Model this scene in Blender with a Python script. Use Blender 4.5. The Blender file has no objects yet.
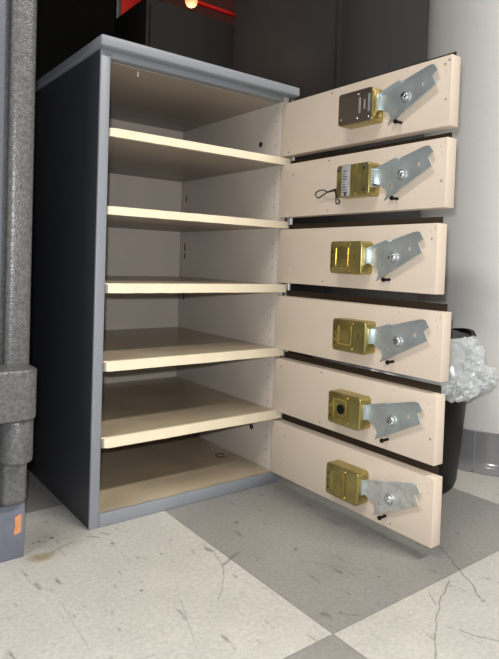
import bpy, bmesh, math, random
from mathutils import Vector, Matrix, noise
random.seed(7)
sc = bpy.context.scene
C = sc.collection
PI = math.pi

# ------------------------------------------------------------ materials
def mat(name, col, rough=.5, metal=0., spec=.5, bump=None, var=0., vscale=20., coat=0., rvar=0.):
    m = bpy.data.materials.new(name); m.use_nodes = True
    nt = m.node_tree; b = nt.nodes['Principled BSDF']
    b.inputs['Base Color'].default_value = (*col, 1)
    b.inputs['Roughness'].default_value = rough
    b.inputs['Metallic'].default_value = metal
    b.inputs['Specular IOR Level'].default_value = spec
    b.inputs['Coat Weight'].default_value = coat
    tc = nt.nodes.new('ShaderNodeTexCoord')
    if var:
        n = nt.nodes.new('ShaderNodeTexNoise'); n.inputs['Scale'].default_value = vscale
        n.inputs['Detail'].default_value = 6
        nt.links.new(tc.outputs['Object'], n.inputs['Vector'])
        r = nt.nodes.new('ShaderNodeValToRGB')
        r.color_ramp.elements[0].position = .3; r.color_ramp.elements[1].position = .7
        r.color_ramp.elements[0].color = (*[c*(1-var) for c in col], 1)
        r.color_ramp.elements[1].color = (*[min(1, c*(1+var)) for c in col], 1)
        nt.links.new(n.outputs['Fac'], r.inputs['Fac']); nt.links.new(r.outputs['Color'], b.inputs['Base Color'])
        if rvar:
            mr = nt.nodes.new('ShaderNodeMapRange')
            mr.inputs['To Min'].default_value = rough-rvar; mr.inputs['To Max'].default_value = rough+rvar
            nt.links.new(n.outputs['Fac'], mr.inputs['Value']); nt.links.new(mr.outputs['Result'], b.inputs['Roughness'])
    if bump:
        kind, scale, dist = bump
        if kind == 'voronoi':
            t = nt.nodes.new('ShaderNodeTexVoronoi'); t.feature = 'SMOOTH_F1'; out = t.outputs['Distance']
        else:
            t = nt.nodes.new('ShaderNodeTexNoise'); t.inputs['Detail'].default_value = 4; out = t.outputs['Fac']
        t.inputs['Scale'].default_value = scale
        nt.links.new(tc.outputs['Object'], t.inputs['Vector'])
        bp = nt.nodes.new('ShaderNodeBump'); bp.inputs['Strength'].default_value = 1; bp.inputs['Distance'].default_value = dist
        nt.links.new(out, bp.inputs['Height']); nt.links.new(bp.outputs['Normal'], b.inputs['Normal'])
    return m

M = dict(
    grey=mat('grey_enamel', (.225, .245, .285), .42, bump=('noise', 900, .00008)),
    beige=mat('beige_enamel', (.63, .545, .46), .42, var=.03, vscale=9, bump=('noise', 600, .00004)),
    inner=mat('interior_paint', (.53, .485, .44), .36, var=.05, vscale=12),
    under=mat('darker_underside', (.34, .30, .255), .38, var=.05, vscale=12),  # darker version of the interior colour, for shelf undersides and ceiling panel
    tan=mat('tan_shelf_paint', (.40, .335, .24), .3, var=.12, vscale=14, rvar=.06),
    cream=mat('cream_edge', (.77, .69, .53), .5, var=.04, vscale=30),
    chip=mat('chipped_grey', (.28, .26, .23), .7),
    dbrown=mat('dark_brown_lip', (.028, .018, .010), .6, spec=.3),
    brass=mat('brass', (.42, .36, .14), .3, .9, var=.14, vscale=60, bump=('noise', 220, .00004)),
    brass_d=mat('engraved_brass', (.22, .16, .04), .4, 1.),
    brass_l=mat('polished_brass', (.78, .62, .25), .2, 1.),
    bronze=mat('mirror_bronze', (.22, .175, .14), .30, .8),
    zinc=mat('zinc_plate', (.60, .67, .70), .36, .8, var=.12, vscale=55, bump=('noise', 160, .00004), rvar=.06),
    zinc_b=mat('brushed_zinc', (.75, .78, .78), .4, .8, var=.2, vscale=90, bump=('noise', 300, .0001)),
    chrome=mat('bright_screw', (.85, .88, .9), .15, 1.),
    galv=mat('galvanized', (.45, .47, .47), .45, .7, var=.2, vscale=60),
    black=mat('black_plastic', (.005, .0045, .004), .45, spec=.2),
    cord=mat('black_cord', (.012, .010, .008), .7),
    label=mat('label_paper', (.34, .35, .35), .4, var=.2, vscale=150),
    ink=mat('ink', (.03, .03, .035), .6),
    safe=mat('hammered_grey', (.120, .124, .128), .36, .2, var=.3, vscale=260, bump=('voronoi', 520, .0004)),
    safe_door=mat('slate_door_paint', (.13, .145, .175), .42, .2, bump=('voronoi', 520, .0002)),
    plinth=mat('blue_grey_plinth', (.13, .145, .19), .5, var=.15, vscale=40),
    orange=mat('orange_sticker', (.55, .24, .11), .6, var=.15, vscale=120),
    dark=mat('charcoal_steel', (.070, .071, .074), .5, spec=.3),
    dark2=mat('dark_steel_box', (.016, .014, .012), .7, spec=.2),
    vdark=mat('black_steel', (.002, .002, .002), .9, spec=.1),
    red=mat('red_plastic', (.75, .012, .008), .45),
    red_shaded=mat('shaded_red_panel', (.09, .012, .006), .6),
    side=mat('charcoal_enamel', (.032, .035, .045), .5),
    post=mat('dark_green_post', (.012, .018, .013), .5),
    column=mat('white_column_paint', (.62, .63, .625), .55, var=.02, vscale=5, bump=('noise', 30, .0008)),
    cove=mat('grey_vinyl', (.20, .205, .22), .18, var=.08, vscale=20),
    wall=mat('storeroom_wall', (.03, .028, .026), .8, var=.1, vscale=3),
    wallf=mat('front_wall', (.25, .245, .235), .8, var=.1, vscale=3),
    ceil=mat('ceiling_paint', (.25, .25, .24), .8, bump=('noise', 40, .002)),
    white=mat('white_enamel', (.7, .7, .7), .4),
)

def emis(name, col, s):
    m = bpy.data.materials.new(name); m.use_nodes = True; nt = m.node_tree
    b = nt.nodes['Principled BSDF']; b.inputs['Base Color'].default_value = (*col, 1)
    b.inputs['Emission Color'].default_value = (*col, 1); b.inputs['Emission Strength'].default_value = s
    return m

def bag_material():
    m = bpy.data.materials.new('clear_plastic_film'); m.use_nodes = True; nt = m.node_tree
    for n in list(nt.nodes):
        if n.type == 'BSDF_PRINCIPLED': nt.nodes.remove(n)
    out = [n for n in nt.nodes if n.type == 'OUTPUT_MATERIAL'][0]
    tr = nt.nodes.new('ShaderNodeBsdfTransparent'); tr.inputs[0].default_value = (.93, .95, .96, 1)
    df = nt.nodes.new('ShaderNodeBsdfDiffuse'); df.inputs[0].default_value = (.9, .93, .95, 1)
    tl = nt.nodes.new('ShaderNodeBsdfTranslucent'); tl.inputs[0].default_value = (.78, .81, .83, 1)
    gl = nt.nodes.new('ShaderNodeBsdfGlossy'); gl.inputs[0].default_value = (.9, .92, .94, 1); gl.inputs['Roughness'].default_value = .28
    a = nt.nodes.new('ShaderNodeMixShader'); a.inputs[0].default_value = .4
    nt.links.new(df.outputs[0], a.inputs[1]); nt.links.new(tl.outputs[0], a.inputs[2])
    b = nt.nodes.new('ShaderNodeMixShader'); b.inputs[0].default_value = .42
    nt.links.new(a.outputs[0], b.inputs[1]); nt.links.new(tr.outputs[0], b.inputs[2])
    c = nt.nodes.new('ShaderNodeMixShader'); c.inputs[0].default_value = .06
    nt.links.new(b.outputs[0], c.inputs[1]); nt.links.new(gl.outputs[0], c.inputs[2])
    nt.links.new(c.outputs[0], out.inputs['Surface'])
    return m
M['bag'] = bag_material()

# ------------------------------------------------------------ mesh helpers
def merge(bm, tmp):
    me = bpy.data.meshes.new('t'); tmp.to_mesh(me); tmp.free(); bm.from_mesh(me); bpy.data.meshes.remove(me)

def box(bm, x0, x1, y0, y1, z0, z1, bev=0., seg=2, mi=0, fn=None):
    t = bmesh.new(); bmesh.ops.create_cube(t, size=1)
    for v in t.verts:
        v.co = Vector(((x0+x1)/2+v.co.x*(x1-x0), (y0+y1)/2+v.co.y*(y1-y0), (z0+z1)/2+v.co.z*(z1-z0)))
    if bev:
        es = [e for e in t.edges if fn is None or fn((e.verts[0].co+e.verts[1].co)/2, e)]
        bmesh.ops.bevel(t, geom=es, offset=bev, segments=seg, affect='EDGES', profile=.5)
    for f in t.faces: f.material_index = mi
    merge(bm, t); return bm

def cyl(bm, c, r, h, axis='x', n=20, r2=None, bev=0., mi=0):
    t = bmesh.new()
    bmesh.ops.create_cone(t, cap_ends=True, segments=n, radius1=r, radius2=r if r2 is None else r2, depth=h)
    if bev:
        es = [e for e in t.edges if abs(e.verts[0].co.z-e.verts[1].co.z) < 1e-6 and len(e.link_faces) == 2]
        bmesh.ops.bevel(t, geom=es, offset=bev, segments=3, affect='EDGES', profile=.5)
    rot = {'x': Matrix.Rotation(PI/2, 4, 'Y'), 'y': Matrix.Rotation(-PI/2, 4, 'X'), 'z': Matrix.Identity(4)}[axis]
    bmesh.ops.transform(t, matrix=Matrix.Translation(c) @ rot, verts=t.verts)
    for f in t.faces: f.material_index = mi
    merge(bm, t); return bm

def tube(bm, pts, r, n=8, closed=False):
    t = bmesh.new(); rings = []
    P = [Vector(p) for p in pts]
    for i, p in enumerate(P):
        a = P[max(i-1, 0)]; b = P[min(i+1, len(P)-1)]
        d = (b-a).normalized(); u = d.cross(Vector((.3, .5, .81))).normalized(); w = d.cross(u)
        rings.append([t.verts.new(p + r*(math.cos(2*PI*k/n)*u+math.sin(2*PI*k/n)*w)) for k in range(n)])
    for i in range(len(P)-1):
        for k in range(n):
            t.faces.new((rings[i][k], rings[i][(k+1) % n], rings[i+1][(k+1) % n], rings[i+1][k]))
    t.faces.new(rings[0][::-1]); t.faces.new(rings[-1])
    merge(bm, t); return bm

def smooth_path(pts, k=6):
    P = [Vector(p) for p in pts]; out = []
    for i in range(len(P)-1):
        p0, p1, p2, p3 = P[max(i-1, 0)], P[i], P[i+1], P[min(i+2, len(P)-1)]
        for j in range(k):
            t = j/k
            out.append(.5*((2*p1)+(p2-p0)*t+(2*p0-5*p1+4*p2-p3)*t*t+(3*p1-p0-3*p2+p3)*t**3))
    out.append(P[-1]); return out

def obj(name, bm, mats, parent=None, smooth=True, loc=None, label=None):
    bmesh.ops.recalc_face_normals(bm, faces=bm.faces)
    me = bpy.data.meshes.new(name); bm.to_mesh(me); bm.free()
    for m in (mats if isinstance(mats, (list, tuple)) else [mats]): me.materials.append(m)
    o = bpy.data.objects.new(name, me); C.objects.link(o)
    if smooth:
        for p in me.polygons: p.use_smooth = True
        try: me.set_sharp_from_angle(angle=math.radians(38))
        except Exception: pass
    if parent: o.parent = parent
    if loc: o.location = loc
    if label: o['label'] = label
    return o

def thing(name, label, cat, loc=(0, 0, 0), group=None):
    o = bpy.data.objects.new(name, None); C.objects.link(o); o.location = loc; o.empty_display_size = .05
    o['label'] = label; o['category'] = cat
    if group: o['group'] = group
    return o

def tag(o, label, cat, group=None):
    o['label'] = label; o['category'] = cat
    if group: o['group'] = group
    return o

def struct(name, bm, m, label=None, smooth=False):
    o = obj(name, bm, m, smooth=smooth); o['kind'] = 'structure'
    if label: o['label'] = label
    return o

NB = bmesh.new

# ------------------------------------------------------------ floor material: checker tiles with wear
TX, TY, TS = .1055, -.3174, .410
def floor_material():
    m = bpy.data.materials.new('checker_vinyl_tiles'); m.use_nodes = True; nt = m.node_tree; N = nt.nodes; L = nt.links
    b = N['Principled BSDF']
    tc = N.new('ShaderNodeTexCoord'); P = tc.outputs['Object']
    def math_(op, a, bb=None, clamp=False):
        n = N.new('ShaderNodeMath'); n.operation = op; n.use_clamp = clamp
        for i, v in enumerate((a, bb)):
            if v is None: continue
            if isinstance(v, (int, float)): n.inputs[i].default_value = v
            else: L.new(v, n.inputs[i])
        return n.outputs[0]
    def vmath(op, a, bb=None, sc_=None, out=0):
        n = N.new('ShaderNodeVectorMath'); n.operation = op
        for i, v in enumerate((a, bb)):
            if v is None: continue
            if isinstance(v, tuple): n.inputs[i].default_value = v
            else: L.new(v, n.inputs[i])
        if sc_ is not None:
            if isinstance(sc_, (int, float)): n.inputs['Scale'].default_value = sc_
            else: L.new(sc_, n.inputs['Scale'])
        return n.outputs[out]
    def noise_(scale, detail=5, vec=P, rough=.5):
        n = N.new('ShaderNodeTexNoise'); n.inputs['Scale'].default_value = scale; n.inputs['Detail'].default_value = detail
        n.inputs['Roughness'].default_value = rough; L.new(vec, n.inputs['Vector']); return n
    def ramp(v, a, bb, c0=0., c1=1.):
        n = N.new('ShaderNodeMapRange'); n.inputs['From Min'].default_value = a; n.inputs['From Max'].default_value = bb
        n.inputs['To Min'].default_value = c0; n.inputs['To Max'].default_value = c1; L.new(v, n.inputs['Value']); return n.outputs['Result']
    def mix(f, a, bb, mode='MIX'):
        n = N.new('ShaderNodeMix'); n.data_type = 'RGBA'; n.blend_type = mode
        if isinstance(f, (int, float)): n.inputs[0].default_value = f
        else: L.new(f, n.inputs[0])
        for i, v in ((6, a), (7, bb)):
            if isinstance(v, tuple): n.inputs[i].default_value = v
            else: L.new(v, n.inputs[i])
        return n.outputs[2]
    sep = N.new('ShaderNodeSeparateXYZ'); L.new(P, sep.inputs[0])
    gx = math_('DIVIDE', math_('SUBTRACT', sep.outputs[0], TX), TS); gy = math_('DIVIDE', math_('SUBTRACT', sep.outputs[1], TY), TS)
    par = math_('FLOORED_MODULO', math_('ADD', math_('FLOOR', gx), math_('FLOOR', gy)), 2.)     # 0 = dark, 1 = light
    # a thin dirty joint between tiles
    fx = math_('ABSOLUTE', math_('SUBTRACT', math_('FRACT', gx), .5)); fy = math_('ABSOLUTE', math_('SUBTRACT', math_('FRACT', gy), .5))
    joint = ramp(math_('MAXIMUM', fx, fy), .4975, .4995, 0, .55)
    base = mix(par, (.32, .315, .30, 1), (.60, .59, .555, 1))
    n1 = noise_(14, 8, rough=.65)
    base = mix(.45, base, mix(n1.outputs['Fac'], (.30, .30, .31, 1), (1.0, 1.0, 1.0, 1)), 'MULTIPLY')
    n2 = noise_(210, 6, rough=.75)
    base = mix(.42, base, mix(ramp(n2.outputs['Fac'], .35, .62), (.45, .44, .40, 1), (1.0, 1.0, 1.0, 1)), 'MULTIPLY')
    # flecks and short smears
    mp = N.new('ShaderNodeMapping'); L.new(P, mp.inputs[0]); mp.inputs['Rotation'].default_value = (0, 0, .7); mp.inputs['Scale'].default_value = (40, 11, 1)
    n3 = noise_(2.2, 4, vec=mp.outputs[0], rough=.6)
    fl = ramp(n3.outputs['Fac'], .62, .72, 0, .7)
    base = mix(fl, base, (.10, .095, .085, 1))
    vo = N.new('ShaderNodeTexVoronoi'); vo.inputs['Scale'].default_value = 26; L.new(P, vo.inputs['Vector'])
    sp = math_('MULTIPLY', ramp(vo.outputs['Distance'], .10, .05), ramp(noise_(7, 2).outputs['Fac'], .52, .60))
    base = mix(math_('MULTIPLY', sp, .7), base, (.07, .065, .06, 1))
    base = mix(joint, base, (.10, .095, .085, 1))
    # scuffs and cracks with a shape of their own
    wob = vmath('SCALE', vmath('SUBTRACT', noise_(45, 3).outputs['Color'], (.5, .5, .5)), sc_=.008)
    Q = vmath('ADD', P, wob); Q = vmath('MULTIPLY', Q, (1., 1., 0.))
    segs = []
    def line(pts, w, k):
        for a, c in zip(pts[:-1], pts[1:]): segs.append((a, c, w, k))
    line([(.096, -.136), (.091, -.16), (.072, -.189), (.049, -.213)], .0012, .6)
    line([(.089, -.161), (.112, -.150), (.121, -.147)], .0028, .75)
    line([(.333, -.272), (.307, -.313), (.289, -.343), (.273, -.362)], .0013, .95)
    line([(.277, -.323), (.236, -.341), (.200, -.361), (.154, -.393)], .0012, .8)
    line([(.209, -.382), (.215, -.398), (.224, -.411)], .0018, .7)
    line([(.238, -.327), (.226, -.342)], .0014, .6)
    line([(.270, -.328), (.275, -.359)], .0010, .5)
    line([(-.057, -.028), (-.024, -.016)], .0022, .6)
    line([(.134, -.298), (.147, -.313)], .0012, .6)
    line([(.006, -.048), (.011, -.093)], .0010, .35)
    line([(-.079, -.126), (-.084, -.213)], .0010, .35)
    line([(.018, -.192), (-.003, -.253)], .0010, .4)
    line([(.17, -.20), (.20, -.24)], .0020, .4)
    line([(-.039, .049), (-.033, .054)], .003, .5)
    line([(-.006, -.013), (.004, -.022)], .0020, .8)
    line([(.010, -.012), (.016, -.022)], .0022, .8)
    line([(-.04, -.25), (-.10, -.24)], .0011, .4)
    mask = None
    for (a, c, w, k) in segs:
        d = (c[0]-a[0], c[1]-a[1], 0.); ln2 = d[0]**2+d[1]**2
        pa = vmath('SUBTRACT', Q, (a[0], a[1], 0.))
        t = math_('DIVIDE', vmath('DOT_PRODUCT', pa, d, out=1), ln2, clamp=True)
        proj = N.new('ShaderNodeVectorMath'); proj.operation = 'SCALE'; proj.inputs[0].default_value = d; L.new(t, proj.inputs['Scale'])
        ds = vmath('LENGTH', vmath('SUBTRACT', pa, proj.outputs[0]), out=1)
        v = ramp(ds, w, w*.2, 0, k*.65)
        mask = v if mask is None else math_('MAXIMUM', mask, v)
    for (x, y, r, k) in [(-.043, .006, .0035, .9), (-.058, .007, .0028, .8), (-.052, .001, .0022, .7), (-.066, .006, .002, .7), (-.050, .016, .002, .6),
                         (-.030, -.002, .0018, .8), (-.036, .012, .0016, .7), (.135, -.298, .002, .6), (-.006, -.155, .0022, .7), (.045, -.10, .002, .8), (.219, -.275, .0022, .6)]:
        ds = vmath('LENGTH', vmath('SUBTRACT', Q, (x, y, 0.)), out=1)
        mask = math_('MAXIMUM', mask, ramp(ds, r, r*.5, 0, k))
    base = mix(mask, base, (.045, .042, .038, 1))
    ds = vmath('LENGTH', vmath('MULTIPLY', vmath('SUBTRACT', vmath('ADD', Q, wob), (-.068, -.031, 0.)), (1., 1.5, 0.)), out=1)
    base = mix(ramp(ds, .019, .006, 0, .75), base, (.26, .20, .09, 1))
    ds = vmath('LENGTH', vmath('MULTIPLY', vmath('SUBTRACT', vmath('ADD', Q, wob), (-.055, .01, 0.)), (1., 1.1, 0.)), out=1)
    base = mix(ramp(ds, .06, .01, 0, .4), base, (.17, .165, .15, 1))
    L.new(base, b.inputs['Base Color'])
    L.new(ramp(n1.outputs['Fac'], .3, .7, .27, .44), b.inputs['Roughness'])
    bp = N.new('ShaderNodeBump'); bp.inputs['Strength'].default_value = .5; bp.inputs['Distance'].default_value = .0006
    L.new(noise_(30, 4).outputs['Fac'], bp.inputs['Height']); L.new(bp.outputs['Normal'], b.inputs['Normal'])
    return m

# ------------------------------------------------------------ the setting
RX0, RX1, RY0, RY1, RZ = -2.2, 2.4, -3.0, 2.0, 2.45
struct('floor', box(NB(), RX0, RX1, RY0, RY1, -.05, 0), floor_material())
struct('ceiling', box(NB(), RX0, RX1, RY0, RY1, RZ, RZ+.05), M['ceil'])
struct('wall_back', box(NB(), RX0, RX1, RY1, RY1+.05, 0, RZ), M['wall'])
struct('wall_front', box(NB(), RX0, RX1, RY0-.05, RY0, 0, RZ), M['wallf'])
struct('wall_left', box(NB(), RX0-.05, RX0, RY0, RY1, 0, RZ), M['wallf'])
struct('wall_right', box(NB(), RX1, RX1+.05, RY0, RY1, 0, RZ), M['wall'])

CX, CY, CR = .758, -.089, .149
bm = NB(); cyl(bm, (CX, CY, RZ/2), CR, RZ, 'z', 96)
struct('column', bm, M['column'], 'round white painted column rising from the floor on the right', smooth=True)
# vinyl cove base wrapped round the column, with a butt seam
bm = NB(); prof = [(.0025, .067), (.0035, .066), (.0035, .020), (.006, .010), (.012, .003), (.016, .0005)]
seam = math.atan2(-.139-CY, .616-CX); n = 120; rings = []
for k in range(n+1):
    a = seam + .004 + (2*PI-.008)*k/n
    rings.append([bm.verts.new((CX+(CR+r)*math.cos(a), CY+(CR+r)*math.sin(a), z)) for r, z in [(.0003, .067)]+prof])
for k in range(n):
    for j in range(len(prof)): bm.faces.new((rings[k][j], rings[k+1][j], rings[k+1][j+1], rings[k][j+1]))
struct('baseboard_column', bm, M['cove'], 'grey vinyl cove base round the foot of the column', smooth=True)

# ------------------------------------------------------------ the locker cabinet
W, D, H, T = .3038, .2989, .60, .0128
HX, HY, DT, DL = .2897, .0042, .0168, .2936
ZLID = .590
ST = [.4964, .4009, .3058, .2089, .1132]; SB = [.4859, .3905, .2936, .1964, .1002]
cab = thing('locker_cabinet', 'grey steel cabinet of six open beige compartments with all doors swung open', 'cabinet')
obj('side_panel', box(NB(), .0004, T-.0004, .0045, D+.004, 0, ZLID-.0003, .0006), [M['side'], M['inner']], cab, label='charcoal left side panel')
for p in bpy.data.objects['side_panel'].data.polygons:
    if p.normal.x > .9: p.material_index = 1
obj('front_stile', box(NB(), 0, T, 0, .0046, 0, ZLID, .0014), M['grey'], cab, label='light grey front edge of the left side')
obj('side_panel', box(NB(), HX, W, .006, D+.004, 0, ZLID, .0008), M['inner'], cab, label='beige right side panel')
bm = box(NB(), -.0042, W+.0072, -.0108, D+.006, ZLID-.0002, .6035, .0028, 4)
obj('lid', bm, M['grey'], cab, label='light grey top with rounded edge')
bm = box(NB(), T, HX, .0015, .016, ZLID-.0085, ZLID-.0002, .001)
obj('top_rail', bm, M['grey'], cab)
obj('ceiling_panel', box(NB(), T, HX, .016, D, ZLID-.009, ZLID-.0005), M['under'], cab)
obj('back_panel', box(NB(), T, HX, D, D+.004, .0, ZLID-.0005), M['inner'], cab)
bm = box(NB(), T, W, .0, .014, 0, .0172, .0015)
obj('bottom_rail', bm, M['grey'], cab)
# bottom sheet, its front edge slightly rippled over the rail
bm = NB(); nx = 24
top = []
for i in range(nx+1):
    x = T+.0004+(HX-T-.0008)*i/nx
    w = .0012*math.sin(i*1.3)+.0008*math.sin(i*3.1)
    top.append([bm.verts.new((x, .0025+w*.8, .0176+abs(w)*.3)), bm.verts.new((x, .012, .0186)), bm.verts.new((x, D, .0186)), bm.verts.new((x, D, .012)), bm.verts.new((x, .0025+w*.8, .0172))])
for i in range(nx):
    for j in range(4): bm.faces.new((top[i][j], top[i+1][j], top[i+1][j+1], top[i][j+1]))
bf = obj('bottom_shelf', bm, M['tan'], cab, label='tan floor of the lowest compartment')
r_ = NB(); t_ = [(.262+.006*math.cos(a)*1.2, .10+.009*math.sin(a), .0196) for a in [k*.35 for k in range(16)]]
tube(r_, t_, .0007, 6); obj('scratch_ring', r_, M['dbrown'], bf)
for i in range(5):
    s = obj('shelf', box(NB(), T+.0003, HX-.0003, .0015, D-.0003, SB[i], ST[i]-.0002), [M['tan']], cab)
    for p in s.data.polygons: pass
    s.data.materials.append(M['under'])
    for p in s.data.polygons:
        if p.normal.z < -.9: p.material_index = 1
    # wooden front edge, a little chewed at the left end
    bm = NB(); xs = [T+.0006+(.3017-T-.0006)*k/40 for k in range(41)]; R = []
    for k, x in enumerate(xs):
        j = .0004*noise.noise(Vector((x*60, i*7.1, 0))); q = .0022*(1 if k == 0 else 0)*(1 if i > 1 else .3)
        R.append([bm.verts.new((x, y, z)) for y, z in ((-.0035+q, SB[i]+j+q*.5), (-.0035+q, ST[i]+j*.5-q), (.0012, ST[i]), (.0012, SB[i]))])
    for k in range(40):
        for j in range(4): bm.faces.new((R[k][j], R[k+1][j], R[k+1][(j+1) % 4], R[k][(j+1) % 4]))
    bm.faces.new(R[0]); bm.faces.new(R[-1][::-1])
    obj('shelf_edge', bm, M['cream'], s, label='pale cream front edge', smooth=False)
    if i >= 2:
        bm = NB(); box(bm, T+.0003, T+.0030, -.0028, .0008, SB[i]+.001, ST[i]-.001, .0006)
        obj('chip', bm, M['chip'], s)
# galvanized hinge strip the doors turn on
bm = box(NB(), .3052, .3145, .0, .005, .018, ZLID-.002, .0006)
cyl(bm, (.3098, -.0005, .302), .0030, .56, 'z', 12)
obj('hinge_strip', bm, M['galv'], cab, label='galvanized hinge strip between the doors')
# folded seam and slots at the back right corner
obj('corner_seam', box(NB(), HX-.0045, HX-.0002, D-.0012, D-.0001, .02, .58, .0004), M['inner'], cab)
for i, (z, h) in enumerate([(.355, .014), (.340, .010), (.262, .014), (.275, .01), (.448, .010), (.535, .010)]):
    obj('slot', box(NB(), HX-.0006, HX+.0004, D-.020, D-.017, z, z+h), M['ink'], cab)
for z in (.524, .074):
    obj('bolt_hole', cyl(NB(), (HX-.0002, .055, z), .0042, .0012, 'x', 20), M['ink'], cab)
# rows of little spot welds down the inside of the right side
for z in [.03+.0187*k for k in range(30)]:
    if any(SB[i]-.006 < z < ST[i]+.006 for i in range(5)): continue
    obj('spot_weld', cyl(NB(), (HX-.0002, .016, z), .0013, .0008, 'x', 8), M['chip'], cab)
t = NB(); box(t, .0545, .0555, .012, .0135, .570, .5765); obj('paint_run', t, M['white'], cab)

# ------------------------------------------------------------ the doors
def P3(x, u, z): return (x, -u, z)
def ubox(bm, x0, x1, u0, u1, z0, z1, bev=0., seg=2, mi=0, fn=None): return box(bm, x0, x1, -u1, -u0, z0, z1, bev, seg, mi, fn)

PLATE = [(.1985, .0505), (.2308, .0598), (.2500, .0652), (.2690, .0702), (.2735, .0706), (.2770, .0693), (.2815, .0625), (.2745, .0578), (.2800, .0470),
         (.2122, .0114), (.2160, .0200), (.2135, .0265), (.2030, .0310), (.1985, .0330)]
HOLES = [(.2617, .0512, .0030), (.2228, .0290, .0023)]
def plate_bm():
    t = bmesh.new(); edges = []
    def loop(pts):
        vs = [t.verts.new((-.0075, -u, z)) for u, z in pts]
        for i in range(len(vs)): edges.append(t.edges.new((vs[i], vs[(i+1) % len(vs)])))
    loop(PLATE)
    for (u, z, r) in HOLES: loop([(u+r*math.cos(2*PI*k/16), z+r*math.sin(2*PI*k/16)) for k in range(16)])
    bmesh.ops.triangle_fill(t, use_beauty=True, edges=edges)
    g = bmesh.ops.extrude_face_region(t, geom=list(t.faces))
    for v in [e for e in g['geom'] if isinstance(e, bmesh.types.BMVert)]: v.co.x -= .0016
    out = NB(); merge(out, t)
    # flange folded out along the top edge
    (u0, z0), (u1, z1) = PLATE[0], PLATE[1]
    vs = []
    f = bmesh.new()
    for (u, z) in ((u0, z0), (u1, z1)):
        for x in (-.0075, -.0128):
            for dz in (0, .0015): vs.append(f.verts.new((x, -u, z+dz)))
    bmesh.ops.convex_hull(f, input=f.verts); merge(out, f)
    return out

def star_screw(bm, x, u, z, r, h, n=20):
    cyl(bm, P3(x-h/2, u, z), r, h, 'x', n, bev=r*.25)
    for a in (.4, .4+PI/2):
        t = bmesh.new(); bmesh.ops.create_cube(t, size=1)
        bmesh.ops.transform(t, matrix=Matrix.Translation(P3(x-h-.0001, u, z)) @ Matrix.Rotation(a, 4, 'X') @ Matrix.Diagonal((.0006, r*1.5, r*.35, 1)), verts=t.verts)
        merge(bm, t)

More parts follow.
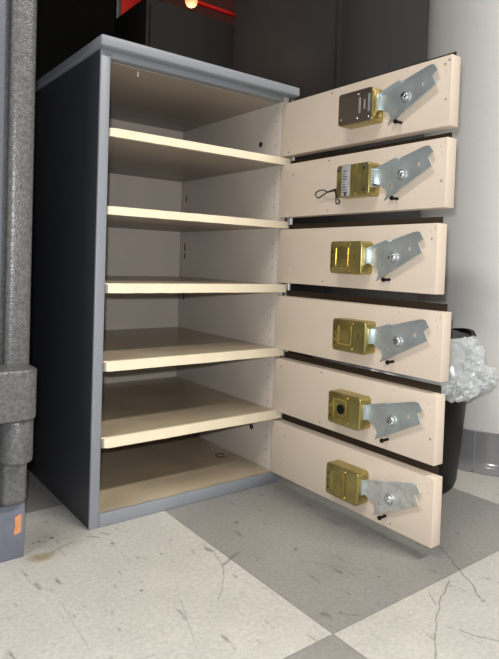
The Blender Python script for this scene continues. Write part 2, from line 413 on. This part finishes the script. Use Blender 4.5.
DOORS = [(.5778, .4985, 1.5713), (.4856, .4067, 1.5653), (.3884, .3084, 1.5266), (.2881, .2080, 1.5835), (.1932, .1126, 1.5637), (.0976, .0172, 1.569)]
DLAB = ['topmost door, its lock with a dark mirrored cover', 'second door, its lock with a pale label and black cord', 'third door, its brass lock stamped with a cross',
        'fourth door, its brass lock with a raised rectangle', 'fifth door, its brass lock with a black keyhole disc', 'lowest door, its brass lock plain and green-gold']
plate_mesh = None
for i, (zt, zb, a) in enumerate(DOORS):
    h = zt-zb
    bm = ubox(NB(), 0, DT, 0, DL, 0, h, .0009, 2)
    d = obj('door', bm, M['beige'], cab, loc=(HX, HY-.0005, zb), label=DLAB[i]); d.rotation_euler.z = a-PI/2
    obj('outer_panel', ubox(NB(), DT, DT+.0018, .004, .2865, .001, h+.0086, .0004), M['dbrown'], d, label='dark brown outer sheet rising above the door')
    rv = [(.017, h-.011), (.0305, .0615), (.031, .021), (.018, .0045), (.232, h-.005), (.234, .0065), (.285, h-.0095), (.2865, .0625), (.2875, .030), (.2905, .0085), (.2905, h-.006), (.105, h-.005), (.105, .006)]
    for (u, z) in rv:
        obj('rivet', cyl(NB(), P3(-.0002, u, z), .0014, .0011, 'x', 10, r2=.0009), M['chip'] if random.random() < .15 else M['beige'], d)
    # lock case: a rounded brass box
    z0, z1 = .0188, .0600
    bm = ubox(NB(), -.0200, -.0001, .1400, .1968, z0, z1, .0042, 5, fn=lambda c, e: abs(e.verts[0].co.x-e.verts[1].co.x) > 1e-4)
    mb = NB(); merge(mb, bm)
    es = [e for e in mb.edges if all(abs(v.co.x+.0200) < 1e-5 for v in e.verts)]
    bmesh.ops.bevel(mb, geom=es, offset=.0014, segments=3, affect='EDGES', profile=.5)
    lk = obj('lock_case', mb, M['brass'], d)
    X = -.0200
    if i == 0:
        obj('lock_cover', ubox(NB(), X-.0016, X, .1402, .1962, z0+.0004, z1-.0004, .0035, 4, fn=lambda c, e: abs(e.verts[0].co.x-e.verts[1].co.x) > 1e-4), M['bronze'], d, label='dark mirrored bronze cover')
        for (u, z) in ((.1455, .0265), (.1735, .0245), (.1742, .0545), (.1925, .0235)):
            b2 = NB(); star_screw(b2, X-.0016, u, z, .0013, .0008, 12); obj('lock_screw', b2, M['chrome'], d)
        for (u0, u1, za, zb2) in ((.1750, .1785, .030, .050), (.1840, .1862, .034, .046), (.1905, .1940, .030, .052)):
            obj('cover_slot', ubox(NB(), X-.0021, X-.0015, u0, u1, za, zb2, .0004), M['galv'], d)
        obj('end_cover', ubox(NB(), -.017, -.004, .1966, .1985, .024, .055, .0006), M['brass_l'], d)
    elif i == 1:
        obj('lock_label', ubox(NB(), X-.0006, X, .1500, .1652, z0+.001, z1-.001, .0003), M['label'], d, label='pale grey label strip')
        b2 = NB()
        for k in range(9):
            zz = .024+.0034*k; u0 = .1520+.001*random.random(); ubox(b2, X-.0009, X-.0005, u0, u0+.004+.006*random.random(), zz, zz+.0009)
        obj('label_marking', b2, M['ink'], d)
        for (u, z) in ((.1442, .0535), (.1888, .0535), (.1888, .0262), (.1575, .0225)):
            obj('rivet_hole', ubox(NB(), X-.0012, X, u-.0018, u+.0018, z-.0020, z+.0020, .0004), M['ink'], d)
        for (u, z) in ((.1742, .0565), (.1742, .0218)):
            obj('lock_screw', ubox(NB(), X-.0010, X, u-.0014, u+.0014, z-.0022, z+.0022, .0004), M['brass_l'], d)
        for u in (.1672, .1850): obj('groove', ubox(NB(), X-.0003, X+.0001, u, u+.0007, .026, .053), M['brass_d'], d)
        obj('end_label', ubox(NB(), -.0165, -.0045, .1966, .1978, .029, .052, .0003), M['label'], d)
        b2 = NB()
        for k in range(5): ubox(b2, -.0150, -.0060, .1977, .1981, .031+.004*k, .0328+.004*k)
        obj('end_marking', b2, M['ink'], d)
    else:
        for (u, z) in ((.1755, .0560), (.1755, .0232)):
            b2 = NB(); star_screw(b2, X, u, z, .0019, .0009, 14); obj('lock_screw', b2, M['brass_l'], d)
        u0, u1, za, zb2 = (.1510, .1738, .0275, .0520)
        b2 = NB()
        for (p, q, r, s) in ((u0, u1, za, za+.0007), (u0, u1, zb2-.0007, zb2), (u0, u0+.0007, za, zb2), (u1-.0007, u1, za, zb2)):
            ubox(b2, X-.0007, X, p, q, r, s)
        obj('raised_rectangle', b2, M['brass_l'], d)
        obj('case_seam', ubox(NB(), X-.0004, X, .1752, .1760, .0255, .0535), M['brass_d'], d)
        b2 = NB()
        for k in range(3): ubox(b2, X-.0003, X, .1432, .1460, .026+.009*k, .0300+.009*k)
        obj('stamp', b2, M['brass_d'], d)
        if i in (2, 3):
            b2 = NB()
            for an in (.65, -.65):
                t = bmesh.new(); bmesh.ops.create_cube(t, size=1)
                bmesh.ops.transform(t, matrix=Matrix.Translation(P3(X, .1850, .0400)) @ Matrix.Rotation(an, 4, 'X') @ Matrix.Diagonal((.0006, .0008, .0085, 1)), verts=t.verts)
                merge(b2, t)
            obj('cross_mark', b2, M['brass_d'], d)
        if i == 4:
            obj('keyhole_disc', cyl(NB(), P3(X-.0008, .1640, .0395), .0062, .0020, 'x', 28, bev=.0006), M['black'], d)
    # lock bolt and the lever plate it drives
    obj('lock_bolt', ubox(NB(), -.0145, -.0060, .1960, .1998, .0325, .0515, .0008), M['zinc'], d)
    if plate_mesh is None:
        pl = obj('lever_plate', plate_bm(), M['zinc'], d, smooth=False); plate_mesh = pl.data
    else:
        pl = bpy.data.objects.new('lever_plate', plate_mesh); C.objects.link(pl); pl.parent = d
        if i == 5:
            pl.data = plate_mesh.copy(); pl.data.materials[0] = M['zinc_b']; pl['label'] = 'brushed bright zinc lever plate'
    bm = NB(); cyl(bm, P3(-.0037, .2385, .0408), .0050, .0076, 'x', 20); cyl(bm, P3(-.0097, .2385, .0408), .0068, .0012, 'x', 28)
    obj('washer', bm, M['galv'], d)
    bm = NB(); star_screw(bm, -.0103, .2385, .0408, .0052, .0036, 18); obj('pivot_screw', bm, M['chrome'], d)
    bm = NB(); cyl(bm, P3(-.0055, .2262, .0137), .0017, .0108, 'x', 12); cyl(bm, P3(-.0112, .2262, .0137), .0027, .003, 'x', 14, bev=.0006)
    obj('stop_pin', bm, M['black'], d)

# cord looped on the second lock
zb = DOORS[1][1]
cp = [(.1410, .0300, -.0165), (.1302, .0308, -.013), (.119, .0287, -.013), (.1056, .0327, -.011), (.0903, .0320, -.007), (.0860, .0277, -.006), (.0925, .0232, -.006), (.1025, .0262, -.008),
      (.1157, .0298, -.010), (.1303, .0300, -.013), (.1330, .0200, -.013), (.1420, .0112, -.021), (.1500, .0125, -.0225), (.1440, .0200, -.0225), (.1390, .0290, -.019)]
bm = NB(); tube(bm, smooth_path([(HX+x, HY-u, zb+z) for u, z, x in cp], 7), .00085, 8)
kn = bmesh.new(); bmesh.ops.create_icosphere(kn, subdivisions=2, radius=.0026, matrix=Matrix.Translation((HX-.014, HY-.1315, zb+.0300)) @ Matrix.Diagonal((1, 1.3, .9, 1))); merge(bm, kn)
tag(obj('cord', bm, M['cord']), 'thin black cord knotted in a loop on the lock of the second door', 'cord')

# ------------------------------------------------------------ the safe on the left
SX, SY = -.0845, -.020
safe = thing('safe', 'heavy hammered grey safe cropped at the left edge with a round hinge', 'safe', (-.45, .3, 0))
o0 = Vector((-.45, .3, 0))
def sobj(name, bm, m, **k):
    bmesh.ops.translate(bm, vec=-o0, verts=bm.verts); return obj(name, bm, m, safe, **k)
sobj('body', box(NB(), -.80, SX, SY, .62, .0625, 1.35, .006, 4), M['safe'])
sobj('plinth', box(NB(), -.802, SX+.001, SY-.001, .62, 0, .0615, .0012), M['plinth'], label='blue-grey painted plinth')
sobj('safe_door', box(NB(), -.76, -.1150, SY-.010, SY-.0002, .10, 1.30, .003, 3), M['safe_door'], label='slate grey door of the safe')
sobj('door_frame', box(NB(), -.1110, SX+.0005, SY-.012, SY+.003, .0635, 1.349, .007, 5), M['safe'])
bm = box(NB(), -.36, SX-.0012, SY-.050, SY-.004, .1665, .2195, .013, 6, fn=lambda c, e: abs(e.verts[0].co.z-e.verts[1].co.z) > .01 and c.y < SY-.02)
mb = NB(); merge(mb, bm)
es = [e for e in mb.edges if all(abs(v.co.z-.2195) < 1e-5 for v in e.verts) or all(abs(v.co.z-.1665) < 1e-5 for v in e.verts)]
bmesh.ops.bevel(mb, geom=es, offset=.0025, segments=3, affect='EDGES', profile=.5)
sobj('hinge_strap', mb, M['safe'])
bm = NB(); cyl(bm, (-.1015, SY-.0290, .1425), .0158, .047, 'z', 40, bev=.0035)
sobj('hinge_knuckle', bm, M['safe'])
t = bmesh.new(); pts = [(-.0945, .047), (-.0885, .050), (-.0872, .049), (-.0878, .030), (-.0905, .0285), (-.0950, .0275), (-.0955, .031), (-.0940, .036)]
vs = [t.verts.new((x, SY-.0012, z)) for x, z in pts]; f = t.faces.new(vs)
g = bmesh.ops.extrude_face_region(t, geom=[f])
for v in [e for e in g['geom'] if isinstance(e, bmesh.types.BMVert)]: v.co.y -= .0005
sobj('sticker', t, M['orange'], smooth=False, label='torn orange sticker')

# ------------------------------------------------------------ dark furniture behind
g = thing('steel_cupboard', 'tall charcoal steel cupboard beside the white column, behind the open doors', 'cupboard', (1.05, .6, 0))
def gobj(par, org, name, bm, m, **k):
    bmesh.ops.translate(bm, vec=-Vector(org), verts=bm.verts); return obj(name, bm, m, par, **k)
go = (1.05, .6, 0)
gobj(g, go, 'body', box(NB(), .765, 1.55, .388, .83, 0, 1.146, .002), M['dark'])
gobj(g, go, 'plinth', box(NB(), .762, 1.553, .385, .40, 0.001, .05), M['dark2'])
gobj(g, go, 'cupboard_door', box(NB(), .772, 1.155, .372, .3875, .06, 1.135, .002), M['dark'])
gobj(g, go, 'cupboard_door', box(NB(), 1.160, 1.545, .372, .3875, .06, 1.135, .002), M['dark'])
b = thing('low_box_cabinet', 'low blackish steel box right behind the grey locker cabinet, below the lit bulb', 'cabinet', (.39, .52, 0))
bo = (.39, .52, 0)
gobj(b, bo, 'body', box(NB(), .278, .502, .446, .60, 0, .883, .001), M['dark2'])
gobj(b, bo, 'front_panel', box(NB(), .286, .494, .4425, .4458, .03, .870, .0008), M['dark2'])
k = thing('black_cupboard', 'tall black cupboard in shadow between the safe and the red panel', 'cupboard', (-.2, .75, 0))
ko = (-.2, .75, 0)
gobj(k, ko, 'body', box(NB(), -.75, .3138, .70, 1.1, 0, 1.6, .002), M['vdark'])
gobj(k, ko, 'cupboard_door', box(NB(), -.745, -.28, .685, .699, .05, 1.59, .002), M['vdark'])
gobj(k, ko, 'cupboard_door', box(NB(), -.275, .3128, .685, .699, .05, 1.59, .002), M['vdark'])
tag(obj('post', box(NB(), .314, .326, .68, .692, 0, 1.6, .001), M['post']), 'thin dark green upright post at the right edge of the black cupboard', 'post')

r = thing('red_panel_stand', 'red panel and red rail in the dark above the low steel box', 'panel', (.6, .95, 0))
ro = (.6, .95, 0)
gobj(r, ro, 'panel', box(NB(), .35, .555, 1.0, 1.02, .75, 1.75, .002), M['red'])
gobj(r, ro, 'panel', box(NB(), .558, 1.2, 1.0, 1.02, .75, 1.75, .002), M['red_shaded'], label='red panel continued to the right, light falloff painted as dark red')  # same red panel continued; the light's falloff is put into its colour
gobj(r, ro, 'rail', box(NB(), .50, 1.2, .845, .857, 1.104, 1.113, .001), M['red'])
for x in (.515, 1.185): gobj(r, ro, 'post', box(NB(), x, x+.014, .858, .872, 0, 1.12, .001), M['vdark'])
gobj(r, ro, 'foot', box(NB(), .35, 1.21, .86, 1.02, 0, .03, .002), M['vdark'])
gobj(r, ro, 'stile', box(NB(), .35, .38, 1.021, 1.04, 0, 1.5, .001), M['vdark'])

lamp = thing('hanging_bulb', 'small glowing bulb hanging on a wire before the red rail', 'lamp', (.529, .691, 1.026))
bm = NB(); bmesh.ops.create_uvsphere(bm, u_segments=24, v_segments=16, radius=.0165)
obj('bulb', bm, emis('warm_bulb', (1, .45, .2), .7), lamp)
obj('socket', cyl(NB(), (0, 0, .024), .010, .024, 'z', 20, bev=.002), M['brass'], lamp)
obj('wire', cyl(NB(), (0, 0, (RZ-1.026+.036)/2), .0018, RZ-1.026-.036, 'z', 8), M['cord'], lamp)
ld = bpy.data.lights.new('bulb_light', 'POINT'); ld.energy = .22; ld.color = (1, .75, .55); ld.shadow_soft_size = .02
lo = bpy.data.objects.new('bulb_light', ld); C.objects.link(lo); lo.location = (.529, .691, .98)

# ------------------------------------------------------------ waste bin and its liner
BX, BY, BH = .475, -.081, .232
wb = thing('waste_bin', 'black round plastic waste bin behind the open doors, beside the white column', 'bin', (BX, BY, 0))
def lathe(bm, prof, n=64, sx=1., sy=1.):
    rg = [[bm.verts.new((r*math.cos(2*PI*k/n)*sx, r*math.sin(2*PI*k/n)*sy, z)) for k in range(n)] for r, z in prof]
    for i in range(len(prof)-1):
        for k in range(n): bm.faces.new((rg[i][k], rg[i][(k+1) % n], rg[i+1][(k+1) % n], rg[i+1][k]))
    return rg
bm = NB(); rg = lathe(bm, [(.001, .0), (.089, .0), (.096, .004), (.0985, .012), (.1145, .219), (.1115, .219), (.095, .012), (.001, .008)])
obj('body', bm, M['black'], wb)
bm = NB(); lathe(bm, [(r+.002, z-.018) for r, z in [(.1085, .238), (.1145, .236), (.1155, .243), (.1145, .2495), (.1105, .251), (.1070, .248), (.1070, .238), (.1085, .238)]])
obj('rim', bm, M['black'], wb)
# grip on the rim
bm = NB(); ga = math.radians(-38); 
for k in range(13):
    pass
pts = []
for k in range(15):
    a = ga-.55+1.1*k/14; lift = .010*math.sin(PI*k/14)**.6
    pts.append((.1145*math.cos(a), .1145*math.sin(a), .229+lift))
rr = []
for (x, y, z) in pts:
    c_ = Vector((x, y, 0)).normalized()
    rr.append([bm.verts.new((x+c_.x*o, y+c_.y*o, zz)) for o, zz in ((-.006, .214), (.003, .214), (.0045, z-.002), (.002, z+.003), (-.004, z+.003), (-.006, z-.002))])
for a_, b_ in zip(rr[:-1], rr[1:]):
    for j in range(6): bm.faces.new((a_[j], a_[(j+1) % 6], b_[(j+1) % 6], b_[j]))
bm.faces.new(rr[0]); bm.faces.new(rr[-1][::-1])
obj('handle', bm, M['black'], wb)

# liner: folded over the rim, hem uneven, crumpled into a pouch toward the column
bm = NB(); n = 150; prof = [(-.018, -.06), (-.010, -.02), (-.004, .0035), (.002, .0055), (.0085, .002), (.012, -.010), (.0145, -.025), (.0155, -.040), (.0165, -.055), (.0175, -.070), (.0175, -.085)]
m_ = len(prof); rings = []
for k in range(n):
    a = 2*PI*k/n
    da = abs((a-math.radians(-40)+PI) % (2*PI)-PI)
    puff = math.exp(-(da/.55)**2)
    hem = .80+.25*noise.noise(Vector((math.cos(a)*2, math.sin(a)*2, 3)))+.12*puff
    ring = []
    for j, (dr, dz) in enumerate(prof):
        f_ = max(0, j-3)/(m_-4)
        wr = noise.noise(Vector((math.cos(a)*9, math.sin(a)*9, dz*18)))*.007*(.25+f_)+noise.noise(Vector((math.cos(a)*28, math.sin(a)*28, dz*45)))*.0035*(.3+f_)
        r_ = .1125+dr+wr*(1 if j > 3 else .3)+max(0, .004*f_)
        if j > 3: r_ = max(r_, .1185)
        ring.append(bm.verts.new((BX+r_*math.cos(a), BY+r_*math.sin(a), BH+dz*(hem if j > 4 else 1)+(noise.noise(Vector((a*5, j*.7, 1)))*.005*f_))))
    rings.append(ring)
for k in range(n):
    for j in range(m_-1): bm.faces.new((rings[k][j], rings[(k+1) % n][j], rings[(k+1) % n][j+1], rings[k][j+1]))
def pouch(c, rx, ry, rz, seed, amp=.34, rot=0.):
    t = bmesh.new(); bmesh.ops.create_icosphere(t, subdivisions=5, radius=1)
    for v in t.verts:
        d = v.co.normalized(); s = 1
        q = d*1.7+Vector((seed, 0, 0)); s += .3*noise.noise(q)-.55*abs(noise.noise(q*1.6))-.22*abs(noise.noise(q*2.5+Vector((3, 3, 3))))+.02*noise.noise(q*6)+.22
        v.co = Vector((d.x*rx*s, d.y*ry*s, d.z*rz*s))
    bmesh.ops.transform(t, matrix=Matrix.Translation(c) @ Matrix.Rotation(rot, 4, 'Y'), verts=t.verts); merge(bm, t)
pouch((.508, -.205, .178), .027, .022, .020, 1.3)
pouch((.482, -.200, .205), .028, .020, .028, 5.1)
pouch((.462, -.206, .172), .032, .018, .022, 9.4)
pouch((.494, -.194, .222), .018, .014, .014, 12.2)
tag(obj('bin_liner', bm, M['bag']), 'crumpled clear plastic bag folded over the rim of the black bin', 'bag')

# ------------------------------------------------------------ lights
def fixture(x, y, lx, ly, label, power):
    f = thing('ceiling_light', label, 'light', (x, y, RZ))
    bm = NB(); box(bm, -lx/2-.03, lx/2+.03, -ly/2-.03, ly/2+.03, -.06, 0, .006); obj('housing', bm, M['white'], f)
    bm = NB(); box(bm, -lx/2, lx/2, -ly/2, ly/2, -.068, -.0605, .002); obj('diffuser', bm, emis('diffuser', (1, .96, .88), 4.), f)
    a = bpy.data.lights.new('tube_light', 'AREA'); a.shape = 'RECTANGLE'; a.size = lx; a.size_y = ly; a.energy = power; a.color = (1., .95, .87)
    ao = bpy.data.objects.new('tube_light', a); C.objects.link(ao); ao.location = (x, y, RZ-.075)
    return ao
fixture(.75, -2.0, 1.3, .16, 'white ceiling light in front of the cabinet', 62)
fixture(-1.85, -.95, .3, 1.2, 'added fill light, an unseen long white ceiling fixture to the left', 34)  # unseen fixture added as fill for the open doors and compartments
# the camera's own flash, a finger's breadth above the lens
fl = bpy.data.lights.new('camera_flash', 'POINT'); fl.energy = 9.; fl.color = (1., .985, .97); fl.shadow_soft_size = .006
fo = bpy.data.objects.new('camera_flash', fl); C.objects.link(fo); fo.location = (-.289, -.684, .362)
w = bpy.data.worlds.new('World'); sc.world = w; w.use_nodes = True
w.node_tree.nodes['Background'].inputs[0].default_value = (.8, .85, 1, 1); w.node_tree.nodes['Background'].inputs[1].default_value = .0

# ------------------------------------------------------------ camera
cd = bpy.data.cameras.new('camera'); co = bpy.data.objects.new('camera', cd); C.objects.link(co); sc.camera = co
F = Vector((.61041978, .79154287, -.02911315)); Rr = Vector((.79203231, -.60957694, .03317801)); U = Vector((-.00851511, .04331107, .99902535))
mx = Matrix.Identity(4)
for i in range(3): mx[i][0] = Rr[i]; mx[i][1] = U[i]; mx[i][2] = -F[i]
mx[0][3], mx[1][3], mx[2][3] = -.2811, -.6877, .338
co.matrix_world = mx
cd.sensor_fit = 'VERTICAL'; cd.sensor_height = 36; cd.lens = 32.1335; cd.shift_x = -.01202; cd.shift_y = -.07613; cd.clip_start = .01
sc.view_settings.view_transform = 'Standard'; sc.view_settings.look = 'None'; sc.view_settings.gamma = 1
sc.view_settings.use_curve_mapping = False
sc.view_settings.exposure = .45
